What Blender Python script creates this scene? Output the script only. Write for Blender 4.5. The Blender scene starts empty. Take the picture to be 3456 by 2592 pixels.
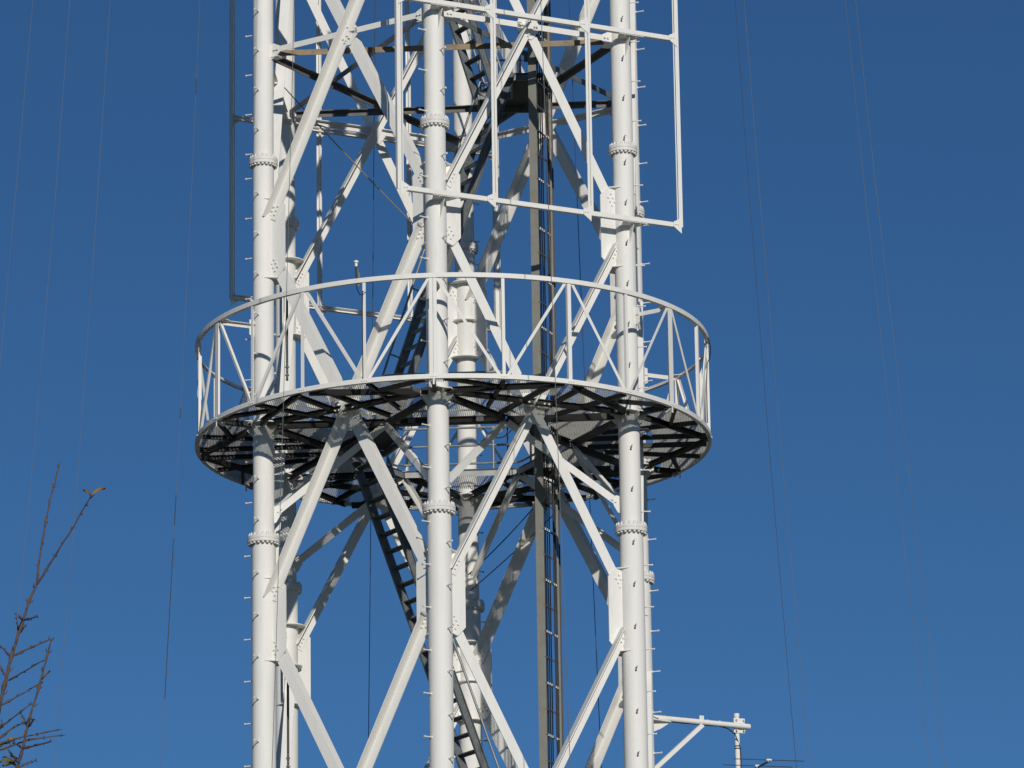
import bpy, math, random, json
from mathutils import Vector as V, Matrix
random.seed(7)
S = bpy.context.scene
C = S.collection
rad = math.radians

# ---------------------------------------------------------------- camera
cam = bpy.data.cameras.new('camera')
cam.sensor_width = 36.0
cam.lens = 172.468
cam.clip_start = 0.1
cam.clip_end = 5000
co = bpy.data.objects.new('camera', cam)
C.objects.link(co)
# camera frame: right, up, back as solved from the twelve leg flanges
ROT = Matrix(((0.999855198, -0.008418501, -0.014788910),
              (0.011976922, -0.269233216, 0.963000534),
              (-0.012088687, -0.963038215, -0.269093403)))   # rows = right, up, back
RT = V(ROT[0]); UP = V(ROT[1]); BK = V(ROT[2])
co.matrix_world = Matrix(((RT.x, UP.x, BK.x, 0), (RT.y, UP.y, BK.y, -68.728), (RT.z, UP.z, BK.z, 0), (0, 0, 0, 1)))
S.camera = co

# ---------------------------------------------------------------- light
SUN_EL = rad(19.3)
SUN_AZ = rad(-79.0)          # mathematical angle of the sun's place in plan
sd = V((math.cos(SUN_EL) * math.cos(SUN_AZ), math.cos(SUN_EL) * math.sin(SUN_AZ), math.sin(SUN_EL)))
sun = bpy.data.lights.new('sun', 'SUN')
sun.energy = 2.95
sun.angle = rad(0.53)
sun.color = (1.0, 0.945, 0.86)
so = bpy.data.objects.new('sun', sun)
so.rotation_euler = sd.to_track_quat('Z', 'Y').to_euler()
so.location = sd * 100
C.objects.link(so)
w = bpy.data.worlds.new('World')
S.world = w
w.use_nodes = True
nt = w.node_tree
bg = nt.nodes['Background']
sky = nt.nodes.new('ShaderNodeTexSky')
sky.sky_type = 'NISHITA'
sky.sun_disc = False
sky.sun_elevation = SUN_EL
sky.sun_rotation = math.pi / 2 - SUN_AZ
sky.altitude = 0
sky.air_density = 0.65
sky.dust_density = 0.0
sky.ozone_density = 7.0
tint = nt.nodes.new('ShaderNodeMix')
tint.data_type = 'RGBA'
tint.blend_type = 'MULTIPLY'
tint.inputs['Factor'].default_value = 1.0
tint.inputs['B'].default_value = (0.84, 1.015, 0.985, 1)
nt.links.new(sky.outputs[0], tint.inputs['A'])
nt.links.new(tint.outputs['Result'], bg.inputs['Color'])
bg.inputs['Strength'].default_value = 0.0575
S.view_settings.view_transform = 'Standard'
S.view_settings.look = 'None'
S.view_settings.exposure = 0.0
S.view_settings.gamma = 1.0
S.render.engine = 'CYCLES'


# ---------------------------------------------------------------- materials
def mat(name, col, rough=0.5, metal=0.0, var=0.06, scale=3.0, col2=None, lo=0.45, hi=0.7, bump=0.0, spec=0.4, zs=1.0):
    m = bpy.data.materials.new(name)
    m.use_nodes = True
    n, l = m.node_tree.nodes, m.node_tree.links
    b = n['Principled BSDF']
    b.inputs['Roughness'].default_value = rough
    b.inputs['Metallic'].default_value = metal
    b.inputs['Specular IOR Level'].default_value = spec
    tc = n.new('ShaderNodeTexCoord')
    no = n.new('ShaderNodeTexNoise')
    no.inputs['Scale'].default_value = scale
    no.inputs['Detail'].default_value = 6
    no.inputs['Roughness'].default_value = 0.65
    mp = n.new('ShaderNodeMapping')
    mp.inputs['Scale'].default_value = (1, 1, zs)
    l.new(tc.outputs['Object'], mp.inputs['Vector'])
    l.new(mp.outputs['Vector'], no.inputs['Vector'])
    r = n.new('ShaderNodeValToRGB')
    c2 = col2 or tuple(max(0, c * (1 - var)) for c in col)
    r.color_ramp.elements[0].position = lo
    r.color_ramp.elements[1].position = hi
    r.color_ramp.elements[0].color = (*col, 1)
    r.color_ramp.elements[1].color = (*c2, 1)
    l.new(no.outputs['Fac'], r.inputs['Fac'])
    l.new(r.outputs['Color'], b.inputs['Base Color'])
    if bump:
        bp = n.new('ShaderNodeBump')
        bp.inputs['Strength'].default_value = bump
        bp.inputs['Distance'].default_value = 0.01
        l.new(no.outputs['Fac'], bp.inputs['Height'])
        l.new(bp.outputs['Normal'], b.inputs['Normal'])
    return m


WHITE = mat('white_paint', (0.80, 0.79, 0.75), 0.62, var=0.10, scale=9.0, zs=0.12, lo=0.5, hi=0.8, bump=0.05, spec=0.25)
WHITE2 = mat('white_paint_aged', (0.77, 0.76, 0.715), 0.62, var=0.15, scale=9.0, zs=0.3, bump=0.08, spec=0.25)
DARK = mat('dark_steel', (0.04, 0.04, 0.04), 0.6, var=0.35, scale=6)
GALV = mat('galvanised_steel', (0.27, 0.285, 0.285), 0.45, metal=0.3, var=0.3, scale=9)
GRATE = mat('galvanised_grating', (0.46, 0.455, 0.42), 0.55, metal=0.0, var=0.25, scale=7)
STAIR = mat('stair_steel', (0.16, 0.175, 0.18), 0.5, metal=0.2, var=0.3, scale=8)
TAN = mat('rusty_primer', (0.30, 0.235, 0.15), 0.7, var=0.4, scale=4, col2=(0.17, 0.115, 0.07))
BEAM = mat('weathered_beam', (0.145, 0.14, 0.135), 0.6, var=0.3, scale=4, col2=(0.09, 0.085, 0.08))
COLUMN = mat('column_paint', (0.185, 0.19, 0.168), 0.6, var=0.2, scale=5, col2=(0.17, 0.145, 0.10), lo=0.45, hi=0.75)
RUBBER = mat('black_cable', (0.008, 0.008, 0.012), 0.6, var=0.2, scale=12, spec=0.12)
CABLEB = mat('brown_cable', (0.045, 0.04, 0.033), 0.6, var=0.3, scale=12, spec=0.2)
CLIP = mat('bright_clip', (0.62, 0.60, 0.55), 0.35, metal=0.4, var=0.2, scale=20)
WIRE = mat('wire', (0.15, 0.165, 0.165), 0.6, var=0.3, scale=1.0)
WIREDK = mat('dark_wire', (0.05, 0.055, 0.06), 0.6, var=0.3, scale=1.0)
ROPE = mat('tan_rope', (0.33, 0.27, 0.18), 0.8, var=0.3, scale=30)
PLASTIC = mat('white_plastic', (0.78, 0.78, 0.76), 0.3, var=0.04, scale=10)
ALU = mat('aluminium', (0.10, 0.10, 0.105), 0.35, metal=0.7, var=0.15, scale=20)
BARK = mat('twig_bark', (0.115, 0.083, 0.07), 0.85, var=0.5, scale=60, col2=(0.065, 0.035, 0.035), bump=0.4)
LEAF = mat('autumn_leaf', (0.22, 0.13, 0.025), 0.6, var=0.5, scale=40, col2=(0.33, 0.10, 0.02))
LEAFG = mat('green_leaf', (0.07, 0.085, 0.02), 0.6, var=0.5, scale=40, col2=(0.16, 0.08, 0.03))
GROUND = mat('ground', (0.085, 0.085, 0.06), 0.9, var=0.5, scale=0.4, col2=(0.05, 0.06, 0.03))


# ---------------------------------------------------------------- mesh builder
class MB:
    def __init__(s):
        s.v = []; s.f = []; s.sm = []

    def add(s, vs, fs, smooth=False):
        k = len(s.v)
        s.v += [tuple(v) for v in vs]
        for f in fs:
            s.f.append(tuple(i + k for i in f)); s.sm.append(smooth)
        return s

    def ext(s, prof, P, Q, xd, caps=True, smooth=False):
        """extrude a 2-D profile from P to Q; profile x runs along xd"""
        P, Q = V(P), V(Q); z = (Q - P).normalized(); x = V(xd); x = (x - z * x.dot(z)).normalized(); y = z.cross(x)
        n = len(prof)
        a = [P + x * p[0] + y * p[1] for p in prof]; b = [Q + x * p[0] + y * p[1] for p in prof]
        s.add(a + b, [(i, (i + 1) % n, n + (i + 1) % n, n + i) for i in range(n)], smooth)
        if caps:
            s.add(a, [tuple(range(n - 1, -1, -1))]); s.add(b, [tuple(range(n))])
        return s

    def bar(s, P, Q, wd, ht, xd=(0, 0, 1)):
        return s.ext([(-wd / 2, -ht / 2), (wd / 2, -ht / 2), (wd / 2, ht / 2), (-wd / 2, ht / 2)], P, Q, xd)

    def ang(s, P, Q, xd, yd, wd, t, wd2=None):
        """L section: corner on the line PQ, one leg along xd and one along yd"""
        P, Q = V(P), V(Q); z = (Q - P).normalized(); x = V(xd); x = (x - z * x.dot(z)).normalized(); y = V(yd); y = (y - z * y.dot(z) - x * y.dot(x)).normalized()
        h = wd2 or wd
        pr = [(0, 0), (wd, 0), (wd, t), (t, t), (t, h), (0, h)]
        if z.cross(x).dot(y) < 0:
            pr = [(p[0], -p[1]) for p in pr][::-1]
        return s.ext(pr, P, Q, x)

    def tube(s, P, Q, r, r2=None, n=12, caps=True):
        P, Q = V(P), V(Q); r2 = r if r2 is None else r2
        z = (Q - P).normalized(); x = z.orthogonal().normalized(); y = z.cross(x)
        d = [x * math.cos(2 * math.pi * i / n) + y * math.sin(2 * math.pi * i / n) for i in range(n)]
        a = [P + k * r for k in d]; b = [Q + k * r2 for k in d]
        s.add(a + b, [(i, (i + 1) % n, n + (i + 1) % n, n + i) for i in range(n)], True)
        if caps:
            s.add(a, [tuple(range(n - 1, -1, -1))]); s.add(b, [tuple(range(n))])
        return s

    def path(s, pts, r, n=6, r2=None):
        pts = [V(p) for p in pts]; m = len(pts); r2 = r if r2 is None else r2
        rings = []; x = None
        for i in range(m):
            t = (pts[min(i + 1, m - 1)] - pts[max(i - 1, 0)]).normalized()
            x = t.orthogonal().normalized() if x is None else (x - t * x.dot(t)).normalized()
            y = t.cross(x); q = (r + (r2 - r) * i / (m - 1)) if not isinstance(r, list) else r[i]
            rings += [pts[i] + (x * math.cos(2 * math.pi * k / n) + y * math.sin(2 * math.pi * k / n)) * q for k in range(n)]
        fs = [(i * n + k, i * n + (k + 1) % n, (i + 1) * n + (k + 1) % n, (i + 1) * n + k) for i in range(m - 1) for k in range(n)]
        s.add(rings, fs, True)
        s.add(rings[:n], [tuple(range(n - 1, -1, -1))]); s.add(rings[-n:], [tuple(range(n))])
        return s

    def plate(s, poly, n, t):
        """flat polygon (3-D points) thickened by t along n, centred"""
        n = V(n).normalized(); a = [V(p) - n * t / 2 for p in poly]; b = [V(p) + n * t / 2 for p in poly]; k = len(poly)
        s.add(a + b, [tuple(range(k - 1, -1, -1)), tuple(range(k, 2 * k))] + [(i, (i + 1) % k, k + (i + 1) % k, k + i) for i in range(k)])
        return s

    def sweep_ring(s, prof, R, z, a0, a1, n):
        """profile (dr, dz) revolved about the tower axis from a0 to a1 (radians)"""
        full = abs(a1 - a0 - 2 * math.pi) < 1e-6; m = n if full else n + 1; k = len(prof); vs = []
        for i in range(m):
            a = a0 + (a1 - a0) * i / n
            vs += [((R + p[0]) * math.cos(a), (R + p[0]) * math.sin(a), z + p[1]) for p in prof]
        s.add(vs, [(i * k + j, ((i + 1) % m) * k + j, ((i + 1) % m) * k + (j + 1) % k, i * k + (j + 1) % k) for i in range(n) for j in range(k)])
        return s

    def bolt(s, P, n, r=0.016, h=0.014):
        return s.tube(P, V(P) + V(n) * h, r, r * 0.9, 6)

    def mesh(s, name, m):
        me = bpy.data.meshes.new(name)
        me.from_pydata(s.v, [], s.f)
        me.polygons.foreach_set('use_smooth', s.sm)
        me.materials.append(m)
        me.update()
        import bmesh
        bm = bmesh.new(); bm.from_mesh(me)
        bmesh.ops.recalc_face_normals(bm, faces=bm.faces)
        bm.to_mesh(me); bm.free()
        return me

    def build(s, name, m, parent=None):
        o = bpy.data.objects.new(name, s.mesh(name, m)); C.objects.link(o)
        if parent:
            o.parent = parent
        return o


def tag(o, label, cat, group=None):
    o['label'] = label; o['category'] = cat
    if group:
        o['group'] = group
    return o


def thing(name, label, cat, group=None):
    o = bpy.data.objects.new(name, None); C.objects.link(o)
    o.empty_display_size = 0.3
    return tag(o, label, cat, group)


# ---------------------------------------------------------------- ground
g = MB(); R_ = 3000
g.add([(-R_, -R_, -1.6), (R_, -R_, -1.6), (R_, R_, -1.6), (-R_, R_, -1.6)], [(0, 1, 2, 3)])
go = g.build('ground', GROUND); go['kind'] = 'structure'

# ---------------------------------------------------------------- tower geometry
TH = rad(-4.0)
R = 3.0
LEGA = [210, 270, 330, 30, 90, 150]
Z_UP, Z_LO = 22.197, 16.58           # bolted flanges
ZG = [26.74, 21.02, 15.41, 9.80]     # gusset levels
ZH = 23.88                           # horizontal bracing level
ZP = 18.26                           # platform


def pol(r, deg, z=0.0):
    a = rad(deg) + TH
    return V((r * math.cos(a), r * math.sin(a), z))


LEG = [pol(R, a) for a in LEGA]
UZ = V((0, 0, 1))


def face(i):
    P, Q = LEG[i], LEG[(i + 1) % 6]
    t = (Q - P).normalized()
    return P, Q, t, V((t.y, -t.x, 0))


def legr(z):
    return 0.148 if z > Z_UP else 0.1515 if z > Z_LO else 0.169


tower = thing('lattice_tower', 'tall white lattice tower of six round tubular legs joined by crossed diagonal braces', 'tower')

# legs, their flanges and step bolts
bolt_no = 0
rest = MB()
for i, a in enumerate(LEGA):
    P = LEG[i]
    b = MB()
    for z0, z1 in ((-1.6, Z_LO), (Z_LO, Z_UP), (Z_UP, 31.0)):
        r = legr((z0 + z1) / 2)
        n = max(1, int((z1 - z0) / 3))
        for k in range(n):
            b.tube(P + UZ * (z0 + (z1 - z0) * k / n), P + UZ * (z0 + (z1 - z0) * (k + 1) / n), r, n=40, caps=False)
    leg = b.build('leg', WHITE, tower)
    for zf, r0, r1 in ((Z_UP, 0.149, 0.208), (Z_LO, 0.16, 0.231)):
        f = MB(); hh = 0.045
        f.tube(P + UZ * (zf - hh), P + UZ * (zf - 0.003), r1, n=40)
        f.tube(P + UZ * (zf + 0.003), P + UZ * (zf + hh), r1, n=40)
        f.tube(P + UZ * (zf - 0.004), P + UZ * (zf + 0.004), r1 - 0.006, n=40, caps=False)
        f.tube(P + UZ * (zf - hh - 0.05), P + UZ * (zf - hh), r0 + 0.002, r0 + 0.006, n=32, caps=False)
        f.tube(P + UZ * (zf + hh), P + UZ * (zf + hh + 0.05), r0 + 0.006, r0 + 0.002, n=32, caps=False)
        nb = 20
        for k in range(nb):
            q = rad(a) + TH + 2 * math.pi * (k + .5) / nb
            c = P + V((math.cos(q), math.sin(q), 0)) * (r1 - 0.026)
            f.tube(c + UZ * (zf + hh), c + UZ * (zf + hh + 0.024), 0.021, n=6)
            f.tube(c + UZ * (zf + hh + 0.024), c + UZ * (zf + hh + 0.046), 0.012, n=6)
            f.tube(c - UZ * (zf * 0 + 0) + UZ * (zf - hh - 0.026), c + UZ * (zf - hh), 0.021, n=6)
        f.build('flange', WHITE2, leg)
    # step bolts on two sides, alternately
    zs = []
    for base, hi in ((Z_UP - 0.21, Z_LO + 0.25), (Z_LO - 0.2, 12.9)):
        z = base; k = 0
        while z > hi:
            zs.append((z, k % 2)); z -= 0.302; k += 1
    z = Z_UP + 0.16; k = 0
    while z < 25.5:
        zs.append((z, k % 2)); z += 0.302; k += 1
    for z, sd_ in zs:
        q = rad(a + (40 if sd_ else -48)) + TH
        d = V((math.cos(q), math.sin(q), 0)); r = legr(z)
        s_ = MB()
        c = P + d * (r - 0.004) + UZ * z
        s_.tube(c, c + d * 0.022, 0.018, n=6)
        s_.tube(c + d * 0.022, c + d * 0.122, 0.0092, n=8)
        s_.tube(c + d * 0.122, c + d * 0.132, 0.0155, n=8)
        if i < 4 and bolt_no < 100 and (i != 3 or sd_ == 0):
            s_.build('step_bolt', WHITE2, leg); bolt_no += 1
        else:
            rest.add(s_.v, s_.f, False)
o = rest.build('step_bolts', WHITE2, tower); o['kind'] = 'stuff'

# gussets and stiffener rings at every node of a leg
GW = 0.385; GT = 0.018
for i in range(6):
    P = LEG[i]
    for lv, zg in enumerate(ZG):
        if lv == 3:
            continue
        zt, zb = zg + 0.585, zg - 0.585
        r = legr(zg)
        dirs = []
        for side in (0, 1):
            if side == 0:
                _, _, t, n = face(i); d = t
            else:
                _, _, t, n = face((i - 1) % 6); d = -t
            dirs.append((d, n))
            b = MB()
            poly = [P + d * 0.02 + UZ * zb, P + d * (GW - 0.11) + UZ * zb, P + d * GW + UZ * (zb + 0.12), P + d * GW + UZ * (zt - 0.12), P + d * (GW - 0.11) + UZ * zt, P + d * 0.02 + UZ * zt]
            b.plate(poly, n, GT)
            # bolt groups at both brace ends, both faces
            for sg in (1, -1):
                ax = (d * 1.5 + UZ * sg * 2.86).normalized(); pr = (ax.cross(n)).normalized()
                # which brace runs here: rising to the right or to the left of the face
                rising = (side == 0) == (sg > 0)
                for u in (0.38, 0.445, 0.51):
                    for v in (-0.03, 0.035):
                        c = P + UZ * zg + ax * (u + (0.03 if v > 0 else 0)) + pr * v
                        fn = n * (0.012 + (0.015 if rising else 0.0))
                        b.bolt(c + fn, n, 0.014, 0.018)
                        b.bolt(c - n * (0.012 + (0.0 if rising else 0.015)), -n, 0.014, 0.018)
            b.build('gusset_plate', WHITE, tower)
        # stiffener plates: sector on the inside of the leg and small wings outside
        inn = -V((P.x, P.y, 0)).normalized()
        d1, d2 = dirs[0][0], dirs[1][0]
        for zz in (zb - 0.008, zg, zt + 0.008):
            b = MB()
            if abs(zz - zg) > .1:
                a1 = math.atan2(d1.y, d1.x); a0 = math.atan2(d2.y, d2.x)
                da = (a1 - a0 + math.pi) % (2 * math.pi) - math.pi
                arc = []
                for k in range(13):
                    q = a0 + da * k / 12; arc.append(P + V((math.cos(q), math.sin(q), 0)) * (0.27 + 0.02 * math.cos(math.pi * (k - 6) / 12)))
                o1 = P - inn * (r * .35) + (d1 - inn * d1.dot(inn)).normalized() * r
                o2 = P - inn * (r * .35) + (d2 - inn * d2.dot(inn)).normalized() * r
                poly = [o2] + arc + [o1]
                b.plate([p + UZ * zz for p in poly], UZ, 0.014)
            else:
                a1 = math.atan2(d1.y, d1.x); a0 = math.atan2(d2.y, d2.x)
                da = (a1 - a0 + math.pi) % (2 * math.pi) - math.pi
                arc = [P + V((math.cos(a0 + da * k / 12), math.sin(a0 + da * k / 12), 0)) * 0.235 for k in range(1, 12)]
                b.plate([p + UZ * zz for p in [P] + arc], UZ, 0.014)
            b.build('stiffener_plate', WHITE, tower)

# diagonal braces, all six faces and three bays
BW = 0.148; BT = 0.014
for i in range(6):
    P, Q, t, n = face(i)
    for k in range(3):
        zt, zb = ZG[k], ZG[k + 1]
        # rising brace, flange standing outwards on its upper left edge
        for rising in (True, False):
            A = (P if rising else P) + UZ * (zb if rising else zt)
            B = Q + UZ * (zt if rising else zb)
            d = (B - A).normalized(); L = (B - A).length
            A2, B2 = A + d * 0.33, B - d * 0.33
            e = d.cross(n); e = e if e.z < 0 else -e      # towards the lower edge
            b = MB()
            if rising:
                off = n * (GT / 2 + 0.001)
                b.ang(A2 - e * BW * .42 + off, B2 - e * BW * .42 + off, e, n, BW, BT)
            else:
                off = -n * (GT / 2 + 0.001)
                b.ang(A2 - e * BW * .42 + off, B2 - e * BW * .42 + off, e, -n, BW, BT)
            b.build('diagonal_brace', WHITE, tower)
    # crossing plates at the horizontal level
    c = (P + Q) / 2 + UZ * ZH
    b = MB()
    b.plate([c + t * x + UZ * z for x, z in ((-.17, .05), (-.1, .14), (.1, .14), (.17, .05), (.17, -.06), (.06, -.2), (-.06, -.2), (-.17, -.06))], n, 0.016)
    for x, z in ((-.13, 0), (-.09, 0), (.13, 0), (.09, 0), (-.03, .07), (.03, .07), (-.05, -.1), (0.0, -.13), (.05, -.1), (.02, -.06), (-.02, -.16)):
        b.bolt(c + t * x + UZ * z + n * 0.024, n, 0.017, 0.02)
    b.build('crossing_plate', WHITE, tower)
    # horizontals at that level, in two halves
    for s0, s1 in ((0.20, 1.40), (1.60, 2.80)):
        b = MB()
        A = P + t * s0 + UZ * (ZH + .042) + n * 0.008; B = P + t * s1 + UZ * (ZH + .042) + n * 0.008
        b.ang(A, B, -UZ, -n, 0.085, 0.010, 0.075)
        b.build('horizontal_strut', WHITE, tower)
    for base, d in ((P, t), (Q, -t)):
        b = MB()
        cc = base + UZ * ZH
        b.plate([cc + d * x + UZ * z for x, z in ((.1, .1), (.2, .1), (.30, .05), (.30, -.05), (.2, -.12), (.1, -.15))], n, 0.014)
        b.plate([cc + d * .14 + n * x + UZ * (-.1) + d * y for x, y in ((-.13, -.02), (-.13, .12), (.02, .14), (.02, -.02))], UZ, 0.012)
        for x in (.215, .265):
            b.bolt(cc + d * x + n * 0.016, n, 0.016, 0.02)
        b.build('strut_plate', WHITE, tower)
    # node brackets that carry the platform at the crossing below it
    c = (P + Q) / 2 + UZ * 18.215
    b = MB()
    b.plate([c + t * x + UZ * z for x, z in ((-.17, .04), (.17, .04), (.16, -.12), (.1, -.25), (-.1, -.25), (-.16, -.12))], n, 0.016)
    for sx in (-1, 1):
        b.plate([c + t * (sx * x) + n * .075 + UZ * z for x, z in ((.012, .075), (.235, .075), (.25, .05), (.21, -.02), (.012, -.02))], n, 0.014)
        b.plate([c + t * (sx * x) + n * y - UZ * .012 for x, y in ((.02, .0), (.2, .0), (.2, .07), (.02, .07))], UZ, 0.012)
        for x in (.12, .19):
            b.bolt(c + t * sx * x + n * .082 + UZ * .035, n, 0.015, 0.016)
            b.bolt(c + t * sx * (x - .06) + n * .026 - UZ * .09, n, 0.015, 0.016)
    b.build('platform_bracket', WHITE, tower)

# six-pointed star of struts inside the tower at the horizontal level
for (i, j, m, dz) in ((0, 2, TAN, -.01), (2, 4, BEAM, -.02), (4, 0, BEAM, -.02), (1, 3, STAIR, .05), (3, 5, BEAM, .05), (5, 1, TAN if False else BEAM, .05)):
    A, B = LEG[i], LEG[j]; d = (B - A).normalized(); n = V((d.y, -d.x, 0))
    if n.dot(A) < 0:
        n = -n
    b = MB()
    z = UZ * (ZH + dz + .04)
    b.ang(A + d * .17 + z, B - d * .17 + z, -UZ, -n, 0.085, 0.010, 0.085)
    b.build('star_strut', m, tower)

# knee braces from the legs to the inner edge of the platform, collars under it
RI = 1.68
for i, a in enumerate(LEGA):
    P = LEG[i]
    out = V((P.x, P.y, 0)).normalized()
    for sg in (-1, 1):
        q = pol(RI + .06, a + sg * 30, 18.20)
        h = (V((q.x, q.y, 0)) - P).normalized()
        A = P + h * 0.15 + UZ * 16.95
        B = q
        d = (B - A).normalized(); s_ = UZ.cross(h).normalized()
        if s_.dot(out) < 0:
            s_ = -s_
        up = s_.cross(d); up = up if up.z > 0 else -up
        b = MB()
        b.ang(A + up * .06, B + up * .06, -up, -s_, 0.10, 0.010, 0.055)
        b.plate([P + h * x + UZ * (16.95 + z) for x, z in ((.13, .12), (.2, .14), (.24, .12), (.24, -.0), (.18, -.11), (.13, -.13))], s_, 0.012)
        for u in (.07, .13):
            b.bolt(A + d * u + s_ * .008, s_, 0.015, 0.018)
        b.build('knee_brace', WHITE, tower)
    b = MB()
    b.tube(P + UZ * 18.268, P + UZ * 18.286, 0.262, n=8)
    for k in range(8):
        q = rad(a) + TH + 2 * math.pi * (k + .5) / 8
        d = V((math.cos(q), math.sin(q), 0)); r = 0.15
        b.plate([P + d * r + UZ * 18.266, P + d * .255 + UZ * 18.266, P + d * .255 + UZ * 18.205, P + d * r + UZ * 18.09], d.cross(UZ), 0.016)
    b.build('platform_collar', WHITE2, tower)

# ---------------------------------------------------------------- ring platform
plat = thing('ring_platform', 'round white rimmed work platform with dark beams and grating around the tower legs', 'platform')
RP = 3.741
ZB = 18.262      # beam centre
b = MB()
b.sweep_ring([(0, 0), (0, .066), (-.008, .066), (-.008, .008), (-.06, .008), (-.06, 0)], RP, ZP - .003, 0, 2 * math.pi, 144)
for k in range(24):
    for da in (-.55, 0, .55):
        p = pol(RP - .001, k * 15 + da, ZP + .03)
        b.bolt(p, V((p.x, p.y, 0)).normalized(), 0.011, 0.012)
b.build('rim', WHITE, plat)


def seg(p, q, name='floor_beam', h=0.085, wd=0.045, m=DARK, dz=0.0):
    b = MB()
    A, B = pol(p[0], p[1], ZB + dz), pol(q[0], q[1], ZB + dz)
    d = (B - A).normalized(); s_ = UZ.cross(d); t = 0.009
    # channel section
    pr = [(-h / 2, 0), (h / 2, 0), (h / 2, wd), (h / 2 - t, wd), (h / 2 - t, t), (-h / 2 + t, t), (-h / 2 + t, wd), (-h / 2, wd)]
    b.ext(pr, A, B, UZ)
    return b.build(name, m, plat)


RB = RP - 0.07
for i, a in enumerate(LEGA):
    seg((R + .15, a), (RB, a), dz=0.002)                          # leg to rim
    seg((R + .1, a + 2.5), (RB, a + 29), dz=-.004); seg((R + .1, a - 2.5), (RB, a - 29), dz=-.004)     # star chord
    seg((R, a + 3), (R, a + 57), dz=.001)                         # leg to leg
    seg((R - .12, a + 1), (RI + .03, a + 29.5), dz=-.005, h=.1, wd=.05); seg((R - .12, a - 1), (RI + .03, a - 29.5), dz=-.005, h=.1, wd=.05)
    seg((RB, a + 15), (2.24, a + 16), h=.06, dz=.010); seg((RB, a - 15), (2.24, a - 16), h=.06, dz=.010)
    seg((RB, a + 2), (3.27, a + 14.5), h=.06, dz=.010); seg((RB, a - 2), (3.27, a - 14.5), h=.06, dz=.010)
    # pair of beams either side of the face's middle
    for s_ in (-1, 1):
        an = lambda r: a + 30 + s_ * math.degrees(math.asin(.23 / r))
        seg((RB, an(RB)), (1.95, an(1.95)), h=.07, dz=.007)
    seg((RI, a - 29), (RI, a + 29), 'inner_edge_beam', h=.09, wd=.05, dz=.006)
    # clip between rim and radial beam
    b = MB(); p = pol(RB - .03, a, ZP - .012); d = V((p.x, p.y, 0)).normalized(); s2 = UZ.cross(d)
    b.plate([p + d * x + UZ * z for x, z in ((-.04, 0), (.06, 0), (.06, -.02), (.01, -.055), (-.04, -.055))], s2, .04)
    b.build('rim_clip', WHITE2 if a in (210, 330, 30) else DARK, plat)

# bar grating in panels, bars running across the panels at the sides and outwards at front and back
AP = RI * math.cos(rad(30))


def inhole(x, y):      # inside the hexagonal opening?
    r = math.hypot(x, y); a = (math.degrees(math.atan2(y, x) - TH)) % 60.0
    return r * math.cos(rad(a - 30)) < AP + .012


def cutout(p):      # openings round the legs and where the braces pass
    for i in range(6):
        P, Q, t, n = face(i)
        if math.hypot(p.x - P.x, p.y - P.y) < .37:
            return True
        m = (P + Q) / 2
        if abs((p.x - m.x) * t.x + (p.y - m.y) * t.y) < .30 and -.16 < (p.x - m.x) * n.x + (p.y - m.y) * n.y < .30:
            return True
    return False


def bars(cdir, lo, hi, across, r_out=RP - .012, hole=True, test=None):
    b = MB()
    c = pol(1, cdir); s_ = V((-c.y, c.x, 0))
    for main in (True, False):
        pitch = (.044 if across else .030) if main else (.09 if across else .060)
        D, E = (s_, c) if (across == main) else (c, s_)
        hh = (.022 if across else .018) if main else .006; th = .004 if main else .005
        zc = ZP + .0505 if main else ZP + .0580
        u = -4.0
        while u < 4:
            tt = -4.0; st = None
            while tt < 4.001:
                p = E * u + D * tt
                rr = math.hypot(p.x, p.y); an = (math.degrees(math.atan2(p.y, p.x) - TH) - lo) % 360
                ok = rr < r_out and rr > 1.0 and an <= hi - lo and not inhole(p.x, p.y) and not cutout(p)
                if ok and st is None:
                    st = tt
                if not ok and st is not None:
                    if tt - .02 - st > .03:
                        b.bar(E * u + D * st + UZ * zc, E * u + D * (tt - .02) + UZ * zc, hh, th, UZ)
                    st = None
                tt += .02
            u += pitch
    return b


for cdir, lo, hi, across in ((270, 213.3, 326.7, False), (334, 327.3, 404.7, True), (450, 45.3, 134.7, False), (574, 135.3, 212.7, True)):
    bars(cdir, lo, hi, across).build('deck_grating', GRATE, plat)

# outer railing
b = MB()
ZR = 19.742
b.sweep_ring([(0, -.033), (0, .033), (-.007, .033), (-.007, -.026), (-.055, -.026), (-.055, -.033)], RP, ZR, 0, 2 * math.pi, 144)
rail = b.build('outer_railing', WHITE, plat)
for k in range(24):
    a = k * 15
    main = a % 30 == 0
    p = pol(RP - .012, a); d = V((p.x, p.y, 0)).normalized(); t = UZ.cross(d)
    b = MB()
    wd = .055 if main else .045
    if a % 60 == 30:
        # double angle with a slot
        b.ang(p - t * .003 + UZ * ZP, p - t * .003 + UZ * (ZR + .02), -t, -d, .05, .007)
        b.ang(p + t * .003 + UZ * ZP, p + t * .003 + UZ * (ZR + .02), t, -d, .05, .007)
    else:
        b.ang(p - t * wd / 2 + UZ * ZP, p - t * wd / 2 + UZ * (ZR + .02), t, -d, wd, .006)
    if a % 60 == 30:
        b.bar(p + d * .002 + UZ * (ZP - .085), p + d * .002 + UZ * (ZP + .01), .026, .01, t)
    b.build('rail_post', WHITE, rail)
    if main:
        for sg in (-1, 1):
            A = pol(RP - .02, a + sg * .75, ZR - .02); B = pol(RP - .02, a + sg * 14.25, ZP + .04)
            dd = (B - A).normalized(); e = dd.cross(d)
            b = MB()
            b.ang(A - e * .02, B - e * .02, e, -d, .042, .006, .035)
            b.build('rail_diagonal', WHITE, rail)
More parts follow.
